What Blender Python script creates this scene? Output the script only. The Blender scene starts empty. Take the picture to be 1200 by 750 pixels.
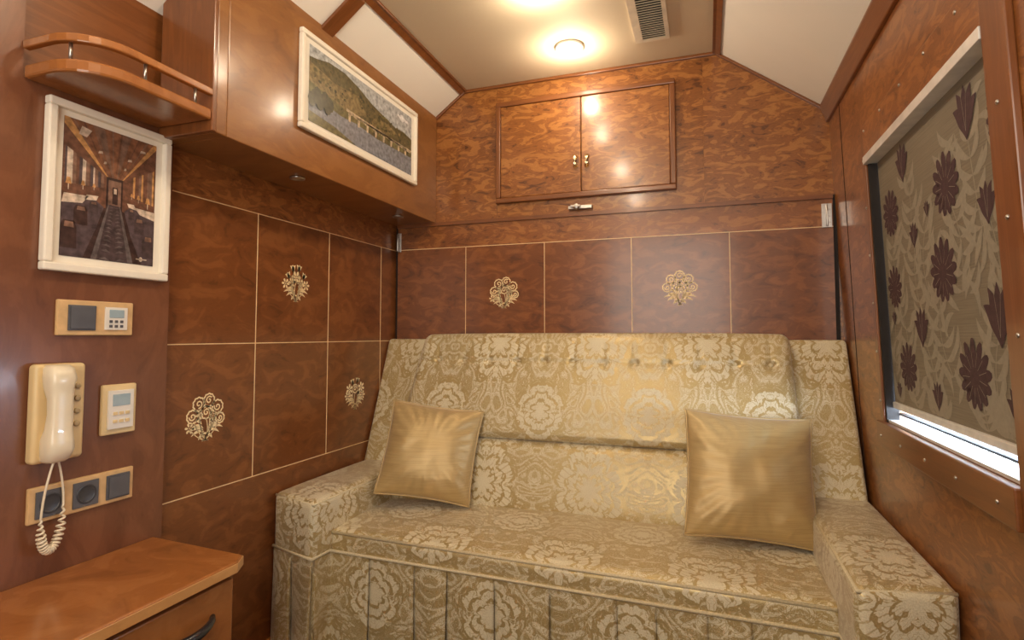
import bpy, bmesh, math, random
from mathutils import Vector, Matrix, noise
H=1.15
rnd=random.Random(7)
D=2.5
pi=math.pi

# ------------------------------------------------------------ materials
def mat_new(name):
    m=bpy.data.materials.new(name); m.use_nodes=True
    nt=m.node_tree
    return m,nt,nt.nodes['Principled BSDF']
def mth(nt,op,a,b=None,c=None,clamp=False):
    n=nt.nodes.new('ShaderNodeMath'); n.operation=op; n.use_clamp=clamp
    for i,x in enumerate((a,b,c)):
        if x is None: continue
        if isinstance(x,(int,float)): n.inputs[i].default_value=x
        else: nt.links.new(x,n.inputs[i])
    return n.outputs[0]
def sstep(nt,x,lo,hi):
    n=nt.nodes.new('ShaderNodeMapRange'); n.interpolation_type='SMOOTHSTEP'
    n.inputs['From Min'].default_value=lo; n.inputs['From Max'].default_value=hi
    nt.links.new(x,n.inputs['Value']); return n.outputs[0]
def ramp(nt,fac,stops,interp='LINEAR'):
    n=nt.nodes.new('ShaderNodeValToRGB'); cr=n.color_ramp; cr.interpolation=interp
    while len(cr.elements)<len(stops): cr.elements.new(.5)
    for e,(p,c) in zip(cr.elements,stops):
        e.position=p; e.color=(c[0],c[1],c[2],1) if not isinstance(c,(int,float)) else (c,c,c,1)
    nt.links.new(fac,n.inputs[0]); return n.outputs[0]
def mixc(nt,f,a,b,mode='MIX'):
    n=nt.nodes.new('ShaderNodeMix'); n.data_type='RGBA'; n.blend_type=mode
    for i,x in ((0,f),(6,a),(7,b)):
        if isinstance(x,(int,float)): n.inputs[i].default_value=x
        elif isinstance(x,tuple): n.inputs[i].default_value=(x[0],x[1],x[2],1)
        else: nt.links.new(x,n.inputs[i])
    return n.outputs[2]
def uvmap(nt,sc=(1,1,1),rot=0):
    t=nt.nodes.new('ShaderNodeTexCoord'); mp=nt.nodes.new('ShaderNodeMapping')
    mp.inputs['Scale'].default_value=sc; mp.inputs['Rotation'].default_value=(0,0,rot)
    nt.links.new(t.outputs['UV'],mp.inputs[0]); return mp.outputs[0]
def noi(nt,vec,scale,detail=3,rough=.5,dist=0):
    n=nt.nodes.new('ShaderNodeTexNoise'); n.inputs['Scale'].default_value=scale
    n.inputs['Detail'].default_value=detail; n.inputs['Roughness'].default_value=rough
    n.inputs['Distortion'].default_value=dist
    nt.links.new(vec,n.inputs['Vector']); return n.outputs['Fac']
def bump(nt,b,h,strength=.2,dist=.002):
    n=nt.nodes.new('ShaderNodeBump'); n.inputs['Strength'].default_value=strength
    n.inputs['Distance'].default_value=dist
    nt.links.new(h,n.inputs['Height']); nt.links.new(n.outputs[0],b.inputs['Normal'])

def wood(name,dark,mid,light,rough=.30,coat=.32,fscale=9,stretch=(1,2.0,1),contrast=1.0,fine=.2,ridge=.05,dist=1.1):
    m,nt,b=mat_new(name)
    v=uvmap(nt,stretch)
    n1=noi(nt,v,fscale,4.2,.56,dist)
    v3=uvmap(nt,(1,1,1)); n0=noi(nt,v3,2.0,2,.5,.6)
    v2=uvmap(nt,(40,190,1)); n2=noi(nt,v2,1.0,3,.6,.2)
    rg=mth(nt,'ABSOLUTE',mth(nt,'SINE',mth(nt,'MULTIPLY',n1,pi*6)))
    f=mth(nt,'ADD',mth(nt,'MULTIPLY',n1,.70),mth(nt,'MULTIPLY',n2,fine*.6))
    f=mth(nt,'ADD',f,mth(nt,'MULTIPLY',n0,.30-fine*.6))
    f=mth(nt,'ADD',f,mth(nt,'MULTIPLY',mth(nt,'SUBTRACT',rg,.6),ridge))
    f=mth(nt,'ADD',mth(nt,'MULTIPLY',mth(nt,'SUBTRACT',f,.5),contrast),.5)
    c=ramp(nt,f,[(.32,dark),(.5,mid),(.67,light)])
    nt.links.new(c,b.inputs['Base Color'])
    b.inputs['Roughness'].default_value=rough
    b.inputs['Coat Weight'].default_value=coat; b.inputs['Coat Roughness'].default_value=.13
    bump(nt,b,n1,.04,.002)
    return m
def plain(name,col,rough=.5,metal=0,nscale=0,amt=.1,bmp=0,coat=0):
    m,nt,b=mat_new(name)
    b.inputs['Roughness'].default_value=rough; b.inputs['Metallic'].default_value=metal
    b.inputs['Coat Weight'].default_value=coat
    v=uvmap(nt); n=noi(nt,v,nscale or 25,3,.5)
    lo=tuple(c*(1-amt) for c in col); hi=tuple(min(1,c*(1+amt)) for c in col)
    nt.links.new(ramp(nt,n,[(.3,lo),(.7,hi)]),b.inputs['Base Color'])
    if bmp: bump(nt,b,n,bmp,.002)
    return m
def emis(name,col,st):
    m,nt,b=mat_new(name)
    b.inputs['Base Color'].default_value=(*col,1)
    b.inputs['Emission Color'].default_value=(*col,1); b.inputs['Emission Strength'].default_value=st
    return m

W_low=wood('wood_bunk_panel',(.105,.031,.0085),(.20,.064,.016),(.29,.104,.029),contrast=.95,fscale=11,stretch=(1,1.9,1))
W_left=wood('wood_left_panel',(.10,.030,.0085),(.185,.060,.016),(.265,.096,.028),contrast=.95,fscale=10,stretch=(1,1.6,1))
W_phone=wood('wood_service_panel',(.115,.040,.018),(.18,.067,.030),(.235,.094,.044),contrast=.75,fscale=6)
W_burl=wood('wood_burl_upper',(.105,.032,.008),(.255,.090,.020),(.40,.165,.042),contrast=1.15,fscale=11.5,stretch=(1,2.4,1),ridge=.09,dist=1.5)
W_burl_r=wood('wood_burl_right',(.115,.036,.010),(.25,.086,.022),(.38,.150,.040),contrast=1.1,fscale=11,stretch=(1,2.3,1),ridge=.08,dist=1.5)
W_bulk=wood('wood_overhead_locker',(.165,.062,.016),(.26,.105,.028),(.34,.150,.044),contrast=.75,fscale=5,stretch=(1,2.2,1))
W_trim=wood('wood_trim',(.11,.034,.009),(.19,.063,.017),(.27,.095,.027),contrast=.6,fscale=6,stretch=(.6,6,1))
W_desk=wood('wood_desk',(.23,.076,.019),(.35,.128,.033),(.46,.185,.054),contrast=.7,fscale=6,stretch=(1.5,1,1),rough=.22)
W_edge=wood('wood_desk_edge',(.45,.20,.06),(.60,.30,.10),(.72,.40,.15),contrast=.5)
INLAY=plain('maple_inlay',(.93,.73,.41),.45,amt=.04)
LINE=plain('maple_stringing',(.85,.62,.34),.45)
DARK=plain('dark_gap',(.015,.010,.008),.8)
CREAM=plain('ceiling_cream',(.92,.88,.79),.75,nscale=4,amt=.015)
TAN=plain('ceiling_tan',(.70,.59,.42),.75,nscale=4,amt=.02)
CHROME=plain('chrome',(.55,.53,.50),.30,1)
BRASS=plain('brass',(.85,.72,.46),.25,1)
ALU=plain('aluminium',(.78,.77,.74),.4,.3)
FRAME=plain('frame_cream_wood',(.88,.82,.70),.45,nscale=60,amt=.02)
PLATE=plain('plate_beech',(.66,.43,.20),.4,nscale=40)
CREAMPL=plain('cream_plastic',(.76,.58,.30),.35,amt=.03)
WHITE=plain('white_plastic',(.80,.76,.68),.3,coat=.3,amt=.03)
HANDSET=plain('handset_ivory',(.82,.72,.53),.28,coat=.3,amt=.03)
GREY=plain('grey_plastic',(.10,.10,.11),.35)
LCD=plain('lcd',(.35,.45,.50),.2)
CARPET=plain('carpet',(.07,.035,.025),.95,nscale=200,amt=.4,bmp=.5)
LENS=emis('lamp_lens',(1,.88,.68),22)

def satin():
    m,nt,b=mat_new('gold_satin')
    v=uvmap(nt,(8,220,1)); n=noi(nt,v,1,3,.6,.3)
    v2=uvmap(nt); n2=noi(nt,v2,7,2,.5,.8)
    c=ramp(nt,n,[(.3,(.45,.31,.125)),(.7,(.54,.385,.168))])
    nt.links.new(c,b.inputs['Base Color'])
    b.inputs['Roughness'].default_value=.42; b.inputs['Metallic'].default_value=.25
    b.inputs['Sheen Weight'].default_value=.3
    h=mth(nt,'ADD',n2,mth(nt,'MULTIPLY',n,.03)); bump(nt,b,h,.6,.012)
    return m
SATIN=satin()

def damask():
    m,nt,b=mat_new('damask_fabric')
    t=nt.nodes.new('ShaderNodeTexCoord'); sp=nt.nodes.new('ShaderNodeSeparateXYZ')
    nt.links.new(t.outputs['UV'],sp.inputs[0]); U,V=sp.outputs[0],sp.outputs[1]
    HP=.215; Q=.28
    a=mth(nt,'PINGPONG',U,HP)
    def comb(x,y,z=0.0):
        c=nt.nodes.new('ShaderNodeCombineXYZ')
        for i,k in enumerate((x,y,z)):
            if isinstance(k,(int,float)): c.inputs[i].default_value=k
            else: nt.links.new(k,c.inputs[i])
        return c.outputs[0]
    P=comb(a,V)
    n1=noi(nt,P,5.2,1.0,.4,2.9)
    n1b=noi(nt,P,34,1.0,.5,1.2)
    n1=mth(nt,'ADD',n1,mth(nt,'MULTIPLY',n1b,.05))
    ph=mth(nt,'MULTIPLY',n1,2*pi*6.2)
    s=mth(nt,'SINE',ph)
    scroll=sstep(nt,s,-.25,-.07)
    hat=sstep(nt,mth(nt,'SINE',mth(nt,'MULTIPLY',ph,5.0)),.40,.82)
    n3=noi(nt,P,17,1,.5,2.8)
    lobes=sstep(nt,mth(nt,'SINE',mth(nt,'MULTIPLY',n3,2*pi*7)),.70,.85)
    scroll=mth(nt,'MULTIPLY',scroll,mth(nt,'SUBTRACT',1.0,mth(nt,'MULTIPLY',hat,.6)))
    scroll=mth(nt,'MULTIPLY',scroll,mth(nt,'SUBTRACT',1.0,mth(nt,'MULTIPLY',lobes,.9)))
    sprig=mth(nt,'MULTIPLY',sstep(nt,mth(nt,'SINE',mth(nt,'MULTIPLY',n3,2*pi*10)),.75,.90),mth(nt,'LESS_THAN',s,-.42))
    scroll=mth(nt,'MAXIMUM',scroll,mth(nt,'MULTIPLY',sprig,.7))
    wob=mth(nt,'MULTIPLY',mth(nt,'SUBTRACT',n1b,.5),.05)
    def flower(cx,vo,R,npet,sq=1.0):
        x=mth(nt,'ADD',mth(nt,'SUBTRACT',a,cx),wob)
        vv=mth(nt,'ADD',mth(nt,'MULTIPLY',mth(nt,'PINGPONG',mth(nt,'ADD',V,vo),Q),sq),mth(nt,'MULTIPLY',wob,.6))
        r=mth(nt,'SQRT',mth(nt,'ADD',mth(nt,'MULTIPLY',x,x),mth(nt,'MULTIPLY',vv,vv)))
        th=mth(nt,'ARCTAN2',vv,mth(nt,'ABSOLUTE',x))
        pc=mth(nt,'ABSOLUTE',mth(nt,'SINE',mth(nt,'MULTIPLY',th,npet)))
        pc=mth(nt,'POWER',pc,.6)
        edge=mth(nt,'MULTIPLY',mth(nt,'ADD',mth(nt,'MULTIPLY',pc,.46),.54),R)
        q=mth(nt,'DIVIDE',r,edge)
        inside=mth(nt,'SUBTRACT',1.0,sstep(nt,q,.96,1.0))
        halo=mth(nt,'SUBTRACT',1.0,sstep(nt,q,1.06,1.10))
        rings=sstep(nt,mth(nt,'SINE',mth(nt,'ADD',mth(nt,'MULTIPLY',mth(nt,'DIVIDE',r,R),23.0),mth(nt,'MULTIPLY',pc,-3.8))),-.70,-.42)
        ray=sstep(nt,mth(nt,'ABSOLUTE',mth(nt,'SINE',mth(nt,'MULTIPLY',th,npet*4))),.12,.38)
        ray=mth(nt,'ADD',mth(nt,'MULTIPLY',ray,.65),.35)
        core=mth(nt,'LESS_THAN',q,.2)
        pat=mth(nt,'MAXIMUM',mth(nt,'MULTIPLY',rings,ray),core)
        return mth(nt,'MULTIPLY',inside,pat),halo
    f1,h1=flower(0.0,0.0,.145,4.5,.8)
    f2,h2=flower(HP,Q,.112,3.5,.9)
    pat=mth(nt,'MULTIPLY',scroll,mth(nt,'SUBTRACT',1.0,h1))
    pat=mth(nt,'MULTIPLY',pat,mth(nt,'SUBTRACT',1.0,h2))
    pat=mth(nt,'ADD',mth(nt,'ADD',pat,f1),f2,clamp=True)
    rib=mth(nt,'SINE',mth(nt,'MULTIPLY',V,2*pi*330))
    rib2=mth(nt,'SINE',mth(nt,'MULTIPLY',U,2*pi*240))
    wv=noi(nt,comb(U,V),300,2,.6)
    gold=ramp(nt,wv,[(.3,(.42,.305,.122)),(.7,(.54,.41,.188))])
    cream=ramp(nt,wv,[(.3,(.60,.52,.335)),(.7,(.75,.67,.47))])
    col=mixc(nt,pat,gold,cream)
    nt.links.new(col,b.inputs['Base Color'])
    rg=mth(nt,'ADD',mth(nt,'MULTIPLY',pat,.18),.32); nt.links.new(rg,b.inputs['Roughness'])
    nt.links.new(mth(nt,'MULTIPLY',mth(nt,'SUBTRACT',1.0,pat),.30),b.inputs['Metallic'])
    b.inputs['Sheen Weight'].default_value=.2
    h=mth(nt,'ADD',mth(nt,'MULTIPLY',pat,.6),mth(nt,'MULTIPLY',mth(nt,'ADD',rib,rib2),.08))
    bump(nt,b,h,.25,.0015)
    return m
DAM=damask()
PIPE=plain('piping_cream',(.64,.54,.34),.6,nscale=200,amt=.15)

def blindmat():
    m,nt,b=mat_new('blind_fabric')
    v=uvmap(nt,(6,300,1)); n=noi(nt,v,1,3,.6)
    c=ramp(nt,n,[(.3,(.165,.140,.100)),(.7,(.240,.208,.152))])
    nt.links.new(c,b.inputs['Base Color']); b.inputs['Roughness'].default_value=.55
    return m
BLIND=blindmat()
BL_FLOWER=plain('blind_print_plum',(.062,.029,.035),.7,nscale=90,amt=.25)
BL_LEAF=plain('blind_print_leaf',(.300,.268,.205),.6,nscale=90,amt=.08)

# ------------------------------------------------------------ mesh builder
class M:
    def __init__(s): s.v=[];s.f=[];s.m=[];s.o=[];s.sm=[]
    def add(s,vs,fs,mat=0,off=(0,0,0),smooth=False):
        b=len(s.v); s.v+=[tuple(v) for v in vs]
        for f in fs:
            s.f.append([b+i for i in f]); s.m.append(mat); s.o.append(off); s.sm.append(smooth)
    def box(s,x0,x1,y0,y1,z0,z1,mat=0,off=(0,0,0)):
        vs=[(x,y,z) for x in (x0,x1) for y in (y0,y1) for z in (z0,z1)]
        fs=[(0,1,3,2),(4,6,7,5),(0,4,5,1),(2,3,7,6),(0,2,6,4),(1,5,7,3)]
        s.add(vs,fs,mat,off)
    def prism(s,poly,axis,a0,a1,mat=0,off=(0,0,0)):
        def P(p,a): return {'y':(p[0],a,p[1]),'z':(p[0],p[1],a),'x':(a,p[0],p[1])}[axis]
        n=len(poly); vs=[P(p,a0) for p in poly]+[P(p,a1) for p in poly]
        fs=[tuple(range(n)),tuple(range(2*n-1,n-1,-1))]+[(i,(i+1)%n,n+(i+1)%n,n+i) for i in range(n)]
        s.add(vs,fs,mat,off)
    def tube(s,pts,r,seg=8,mat=0,closed=False):
        pts=[Vector(p) for p in pts]; n=len(pts); vs=[];fs=[]
        up=Vector((0,0,1))
        for i,p in enumerate(pts):
            if closed: t=pts[(i+1)%n]-pts[i-1]
            else: t=pts[min(i+1,n-1)]-pts[max(i-1,0)]
            t.normalize()
            a=t.cross(up)
            if a.length<.05: a=t.cross(Vector((1,0,0)))
            a.normalize(); bb=t.cross(a)
            rr=r[i] if isinstance(r,(list,tuple)) else r
            for k in range(seg):
                an=2*pi*k/seg; vs.append(p+a*math.cos(an)*rr+bb*math.sin(an)*rr)
        for i in range(n if closed else n-1):
            j=(i+1)%n
            for k in range(seg):
                k2=(k+1)%seg; fs.append((i*seg+k,i*seg+k2,j*seg+k2,j*seg+k))
        if not closed:
            fs.append(tuple(range(seg))); fs.append(tuple((n-1)*seg+k for k in range(seg)))
        s.add(vs,fs,mat,smooth=True)
    def rev(s,prof,c,axis='z',seg=24,mat=0):
        vs=[];fs=[]
        for r,h in prof:
            for k in range(seg):
                a=2*pi*k/seg; u,w=r*math.cos(a),r*math.sin(a)
                d={'z':(u,w,h),'x':(h,u,w),'y':(u,h,w)}[axis]
                vs.append((c[0]+d[0],c[1]+d[1],c[2]+d[2]))
        for i in range(len(prof)-1):
            for k in range(seg):
                k2=(k+1)%seg; fs.append((i*seg+k,i*seg+k2,(i+1)*seg+k2,(i+1)*seg+k))
        fs.append(tuple(range(seg))); n=len(prof)-1
        fs.append(tuple(n*seg+k for k in range(seg)))
        s.add(vs,fs,mat,smooth=True)
    def rbox(s,c8,r,puff=(0,0,0),n=10,mat=0,disp=None,off=(0,0,0)):
        C={k:Vector(v) for k,v in c8.items()}
        def L(ax):
            t=0
            for k in C:
                if k[ax]==0:
                    k2=list(k);k2[ax]=1; t+=(C[tuple(k2)]-C[k]).length
            return t/4
        Ls=[L(0),L(1),L(2)]
        def samp(Lx,n):
            e=[r*(1-math.tan(math.radians(q))) for q in (45,34,22,11)]
            inner=[r+(Lx-2*r)*i/n for i in range(n+1)]
            return e+inner+[Lx-q for q in reversed(e)]
        ns=n if isinstance(n,tuple) else (n,n,n)
        S=[samp(Ls[0],ns[0]),samp(Ls[1],ns[1]),samp(Ls[2],ns[2])]
        def mapp(p):
            q=[min(max(p[i],r),Ls[i]-r) for i in range(3)]
            d=Vector([p[i]-q[i] for i in range(3)])
            if d.length>1e-9: d=d.normalized()*r
            f=[(q[i]+d[i])/Ls[i] for i in range(3)]
            pf=[0,0,0]
            nn=d.normalized() if d.length>0 else Vector((0,0,0))
            for i in range(3):
                j,k=[x for x in range(3) if x!=i]
                w=(1-(2*f[j]-1)**4)*(1-(2*f[k]-1)**4)
                pf[i]=nn[i]*puff[i]*max(0,w)
            o=Vector((0,0,0))
            for key,c in C.items():
                w=1
                for i in range(3): w*= f[i] if key[i] else 1-f[i]
                o+=c*w
            o+=Vector(pf)
            if disp: o+=Vector(disp(f,nn,o))
            return o
        for ax in range(3):
            j,k=[x for x in range(3) if x!=ax]
            for side in (0,Ls[ax]):
                vs=[];fs=[]
                nj,nk=len(S[j]),len(S[k])
                for a in S[j]:
                    for b in S[k]:
                        p=[0,0,0]; p[ax]=side;p[j]=a;p[k]=b; vs.append(mapp(p))
                for a in range(nj-1):
                    for b in range(nk-1):
                        i0=a*nk+b; fs.append((i0,i0+1,i0+nk+1,i0+nk))
                s.add(vs,fs,mat,off,True)
    def obj(s,name,mats,bevel=0,parent=None,shear=False,weld=False,seg=2,flatart=False):
        vs=s.v
        if shear: vs=[(x+.506-.034*z,y,z) for x,y,z in vs]
        me=bpy.data.meshes.new(name)
        me.from_pydata([(x,y,z+H) for x,y,z in vs],[],s.f)
        for p,mi,sm in zip(me.polygons,s.m,s.sm): p.material_index=mi; p.use_smooth=sm
        for mt in mats: me.materials.append(mt)
        uv=me.uv_layers.new(name='UVMap')
        for p in me.polygons:
            nrm=p.normal; ax=max(range(3),key=lambda i:abs(nrm[i])); o=s.o[p.index]
            for li in p.loop_indices:
                co=me.vertices[me.loops[li].vertex_index].co
                a,b={0:(co.y,co.z),1:(co.x,co.z),2:(co.x,co.y)}[ax]
                if o[2]: a,b=b,a
                uv.data[li].uv=(a+o[0],b+o[1])
        bm=bmesh.new(); bm.from_mesh(me)
        if weld: bmesh.ops.remove_doubles(bm,verts=bm.verts,dist=2e-5)
        if not flatart: bmesh.ops.recalc_face_normals(bm,faces=bm.faces)
        bm.to_mesh(me); bm.free()
        ob=bpy.data.objects.new(name,me); bpy.context.scene.collection.objects.link(ob)
        if bevel:
            md=ob.modifiers.new('bevel','BEVEL'); md.width=bevel; md.segments=seg; md.limit_method='ANGLE'
            md.angle_limit=math.radians(50); md.harden_normals=False
        if parent: ob.parent=parent
        return ob
def empty(name):
    e=bpy.data.objects.new(name,None); bpy.context.scene.collection.objects.link(e); return e
def ro(sw=0): return (rnd.uniform(0,20),rnd.uniform(0,20),sw)

def poly(mb,P,pts,mat,d): mb.add([P(x,y,d) for x,y in pts],[tuple(range(len(pts)))],mat)
def stroke(mb,P,pts,w,mat,d,taper=False):
    n=len(pts); vs=[];fs=[]
    for i,(x,y) in enumerate(pts):
        x0,y0=pts[max(i-1,0)];x1,y1=pts[min(i+1,n-1)]
        L=math.hypot(x1-x0,y1-y0) or 1; nx,ny=-(y1-y0)/L,(x1-x0)/L
        ww=w*(math.sin(pi*(i+.15)/(n-1+.3)) if taper else 1)/2
        if taper==2: t=i/(n-1); ww=w/2*min(1,math.sqrt(max(0,1-(2*t*.98-1.0)**2))*(.55+.6*t))
        vs+=[P(x+nx*ww,y+ny*ww,d),P(x-nx*ww,y-ny*ww,d)]
    fs=[(2*i,2*i+1,2*i+3,2*i+2) for i in range(n-1)]
    mb.add(vs,fs,mat)
def arc(x0,y0,x1,y1,b,n=8):
    out=[]
    for i in range(n+1):
        t=i/n; x=x0+(x1-x0)*t; y=y0+(y1-y0)*t; k=4*b*t*(1-t)
        out.append((x-(y1-y0)*k,y+(x1-x0)*k))
    return out
def leaf(mb,P,x,y,ang,L,w,mat,d,bend=.0,tp=True):
    x1,y1=x+L*math.cos(ang),y+L*math.sin(ang)
    stroke(mb,P,arc(x,y,x1,y1,bend,8),w,mat,d,tp)
def disc(mb,P,x,y,r,mat,d,n=12):
    poly(mb,P,[(x+r*math.cos(2*pi*i/n),y+r*math.sin(2*pi*i/n)) for i in range(n)],mat,d)

# ------------------------------------------------------------ room shell
Y0=-.7
mb=M(); mb.box(-1.8,.62,Y0,D+.06,-1.2,-1.15); mb.obj('floor',[CARPET])
mb=M(); mb.box(-1.8,.7,Y0-.06,Y0,-1.15,1.3,0,ro()); mb.obj('wall_front',[W_phone])
mb=M()
XL,XR,ZC=-1.111,.055,1.21
mb.prism([(XL,ZC),(XR,ZC),(XR,ZC+.04),(XL,ZC+.04)],'y',Y0,D,0)
mb.prism([(-1.75,.735),(XL,ZC),(XL,ZC+.04),(-1.75,.775)],'y',Y0,D,1)
mb.prism([(XR,ZC),(.56,.841),(.56,.881),(XR,ZC+.04)],'y',Y0,D,1)
mb.obj('ceiling',[TAN,CREAM])
def zl(x): return ZC+(x-XL)*(ZC-.735)/(XL+1.75)
def zr(x): return ZC-(x-XR)*(ZC-.841)/(.56-XR)
mb=M(); mb.prism([(XL-.02,zl(XL-.02)+.002),(XL-.02,zl(XL-.02)-.008),(XL,ZC-.010),(XL+.012,ZC-.010),(XL+.012,ZC+.002)],'y',Y0,D-.001,0); mb.obj('trim_1',[W_trim],.002)
mb=M(); mb.prism([(XR+.02,zr(XR+.02)+.002),(XR+.02,zr(XR+.02)-.009),(XR,ZC-.011),(XR-.012,ZC-.011),(XR-.012,ZC+.002)],'y',Y0,D-.001,0); mb.obj('trim_2',[W_trim],.002)
mb=M(); mb.prism([(.445,zr(.445)+.002),(.445,zr(.445)-.010),(.460,.870),(.466,.852),(.487,.852),(.487,.91)],'y',Y0,D-.001,0); mb.obj('trim_3',[W_trim],.004)
mb=M()
for (ya,yb) in ((1.60,1.665),(.5,.56)):
    mb.prism([(-1.27,zl(-1.27)+.001),(XL-.018,zl(XL-.018)+.001),(XL-.018,zl(XL-.018)-.016),(-1.27,zl(-1.27)-.016)],'y',ya,yb,0)
mb.obj('trim_4',[W_trim],.004)
mb=M()
y=D-.014
mb.prism([(XL,ZC),(XR,ZC),(XR,ZC-.014),(XL,ZC-.014)],'y',y,D)
mb.prism([(-1.265,zl(-1.265)),(XL,ZC),(XL,ZC-.014),(-1.265,zl(-1.265)-.014)],'y',y,D)
mb.prism([(XR,ZC),(.474,zr(.474)),(.474,zr(.474)-.014),(XR,ZC-.014)],'y',y,D)
mb.obj('trim_5',[W_trim],.002)

# back wall
mb=M()
mb.box(-1.8,.62,D+.001,D+.06,-1.15,1.3,0,ro())
mb.prism([(-1.49,.557),(-.942,.557),(-.942,1.225),(XL,1.225),(-1.49,.93)],'y',D-.002,D+.01,0,ro())
mb.prism([(-.94,.557),(0.0,.557),(0.0,1.225),(-.94,1.225)],'y',D-.002,D+.01,0,ro())
mb.prism([(.002,.557),(.50,.557),(.488,.90),(.055,1.225),(.002,1.225)],'y',D-.002,D+.01,0,ro())
mb.obj('wall_back',[W_burl])
mb=M(); xs=[-1.472,-1.097,-.702,-.306,.096,.478]
for i in range(5):
    mb.box(xs[i],xs[i+1],2.484,D-.0025,-.03,.429,0,ro())
    mb.box(xs[i],xs[i+1],2.484,D-.0025,-.50,-.03,0,ro())
mb.box(-1.472,.478,2.484,D-.0025,.429,.540,4,ro())
mb.box(-1.472,.478,2.474,D-.0025,.540,.557,1,ro())
for x in xs[1:-1]: mb.box(x-.0015,x+.0015,2.4832,2.485,-.5,.429,2)
mb.box(-1.472,.478,2.4832,2.485,.4275,.4305,2)
mb.box(-1.472,.478,2.4832,2.485,-.0315,-.0285,2)
mb.box(-1.485,-1.472,2.49,D-.0025,-.5,.557,3); mb.box(.478,.494,2.49,D-.0025,-.5,.557,3)
mb.obj('fold_down_bunk_panel',[W_low,W_trim,LINE,DARK,W_burl_r])

# left wall
mb=M()
ysp=[1.19,1.563,1.96,2.357,2.50]
for i in range(4):
    mb.box(-1.56,-1.49,ysp[i],ysp[i+1],-.027,.429,0,ro())
    mb.box(-1.56,-1.49,ysp[i],ysp[i+1],-.486,-.027,0,ro())
mb.box(-1.56,-1.49,1.19,D,.429,1.2,3,ro()); mb.box(-1.56,-1.49,1.19,D,-1.15,-.486,0,ro())
o=ro(1)
SZ=.587
mb.box(-1.80,-1.46,Y0,1.20,-1.15,SZ,1,o)
mb.box(-1.80,-1.46,Y0,.815,SZ,1.1,1,o)
mb.box(-1.80,-1.485,.815,1.20,SZ,1.1,4,ro())
for yy in ysp[1:4]: mb.box(-1.492,-1.4885,yy-.0015,yy+.0015,-.486,.429,2)
for zz in (.429,-.027,-.486): mb.box(-1.492,-1.4884,1.19,D,zz-.0015,zz+.0015,2)
mb.obj('wall_left',[W_left,W_phone,LINE,W_burl_r,W_trim])
mb=M(); mb.box(-1.49,-1.475,1.20,D,-1.15,-1.07,0,ro()); mb.obj('baseboard_left',[W_desk],.003)

# overhead locker
mb=M()
zz=lambda x: zl(x)-.0005
mb.prism([(-1.489,.557),(-1.265,.557),(-1.265,zz(-1.265)),(-1.489,zz(-1.489))],'y',1.202,D-.003,0,ro())
mb.prism([(-1.459,.557),(-1.265,.557),(-1.265,zz(-1.265)),(-1.459,zz(-1.459))],'y',1.165,1.202,0,ro())
mb.prism([(-1.459,.557),(-1.262,.557),(-1.262,zz(-1.262)),(-1.459,zz(-1.459))],'y',1.150,1.165,1,ro(1))
mb.obj('overhead_locker',[W_bulk,W_trim],.003)
for i,yy in enumerate((1.60,2.28)):
    mb=M(); mb.rev([(.022,.0),(.026,-.002),(.026,-.006),(.018,-.008),(.015,-.004)],(-1.355,yy,.5568),mat=0)
    mb.obj('locker_downlight',[CHROME])

# corner shelf with gallery rail
def plan(off,y1=1.150,rr=.11):
    xf=-1.262+off; ye=.815-off
    pts=[(-1.459,ye)]
    r=rr+off*.5
    for i in range(9):
        a=-pi/2+ (pi/2)*i/8
        pts.append((xf-r+r*math.cos(a),ye+r+r*math.sin(a)))
    pts.append((xf,y1)); return pts
e=empty('corner_shelf_with_rail')
mb=M()
pp=plan(0,1.149)+[(-1.459,1.149)]
mb.prism(pp,'z',.585,.615,0,ro())
mb.obj('shelf_board',[W_desk],.006,e)
mb=M()
pin=plan(-.012,1.149); pout=plan(.004,1.149)
n=len(pin)
vs=[(x,y,z) for z in (.652,.671) for (x,y) in pout]+[(x,y,z) for z in (.652,.671) for (x,y) in pin]
fs=[]
for i in range(n-1):
    fs+= [(i,i+1,n+i+1,n+i),(2*n+i,3*n+i,3*n+i+1,2*n+i+1),(n+i,n+i+1,3*n+i+1,3*n+i),(i,2*n+i,2*n+i+1,i+1)]
fs+=[(0,n,3*n,2*n),(n-1,2*n-1+0,4*n-1,3*n-1)]
mb.add(vs,fs,0,ro())
mb.obj('gallery_rail',[W_desk],.003,e)
mb=M()
for (x,y) in ((-1.268,1.10),(-1.268,.96),(-1.33,.832)):
    mb.tube([(x,y,.614),(x,y,.653)],.004,8)
mb.obj('rail_posts',[CHROME],0,e)

# right wall (sheared)
WY0,WY1,WZ0,WZ1=1.205,2.0,-.262,.545
mb=M()
mb.box(0,.07,Y0,WY0,-.02,.90,0,ro()); mb.box(0,.07,Y0,WY0,-1.16,-.02,0,ro()); mb.box(0,.07,WY1,2.32,-.02,.90,0,ro())
mb.box(0,.07,WY1,2.32,-1.16,-.02,0,ro())
mb.box(0,.07,2.322,D+.02,-1.16,.90,0,ro())
mb.box(0,.07,WY0,WY1,WZ1,.90,0,ro()); mb.box(0,.07,WY0,WY1,-1.16,WZ0,0,ro())
mb.box(-.001,.0,2.317,2.3225,-.6,.88,1)
mb.obj('wall_right',[W_burl_r,DARK],shear=True)
e=empty('window_1')
mb=M()
o=ro(1)
mb.box(-.014,.0,WY0-.085,WY0,WZ0-.075,WZ1+.11,0,o)
mb.box(-.010,.0,WY1,WY1+.035,WZ0-.075,WZ1+.11,0,o)
mb.box(-.012,.0,WY0,WY1,WZ1+.012,WZ1+.11,1,ro())
mb.box(-.022,.0,WY0,WY1+.035,WZ0-.075,WZ0,0,ro())
mb.obj('frame_boards',[W_trim,W_burl_r],.003,e,shear=True)
mb=M()
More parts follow.
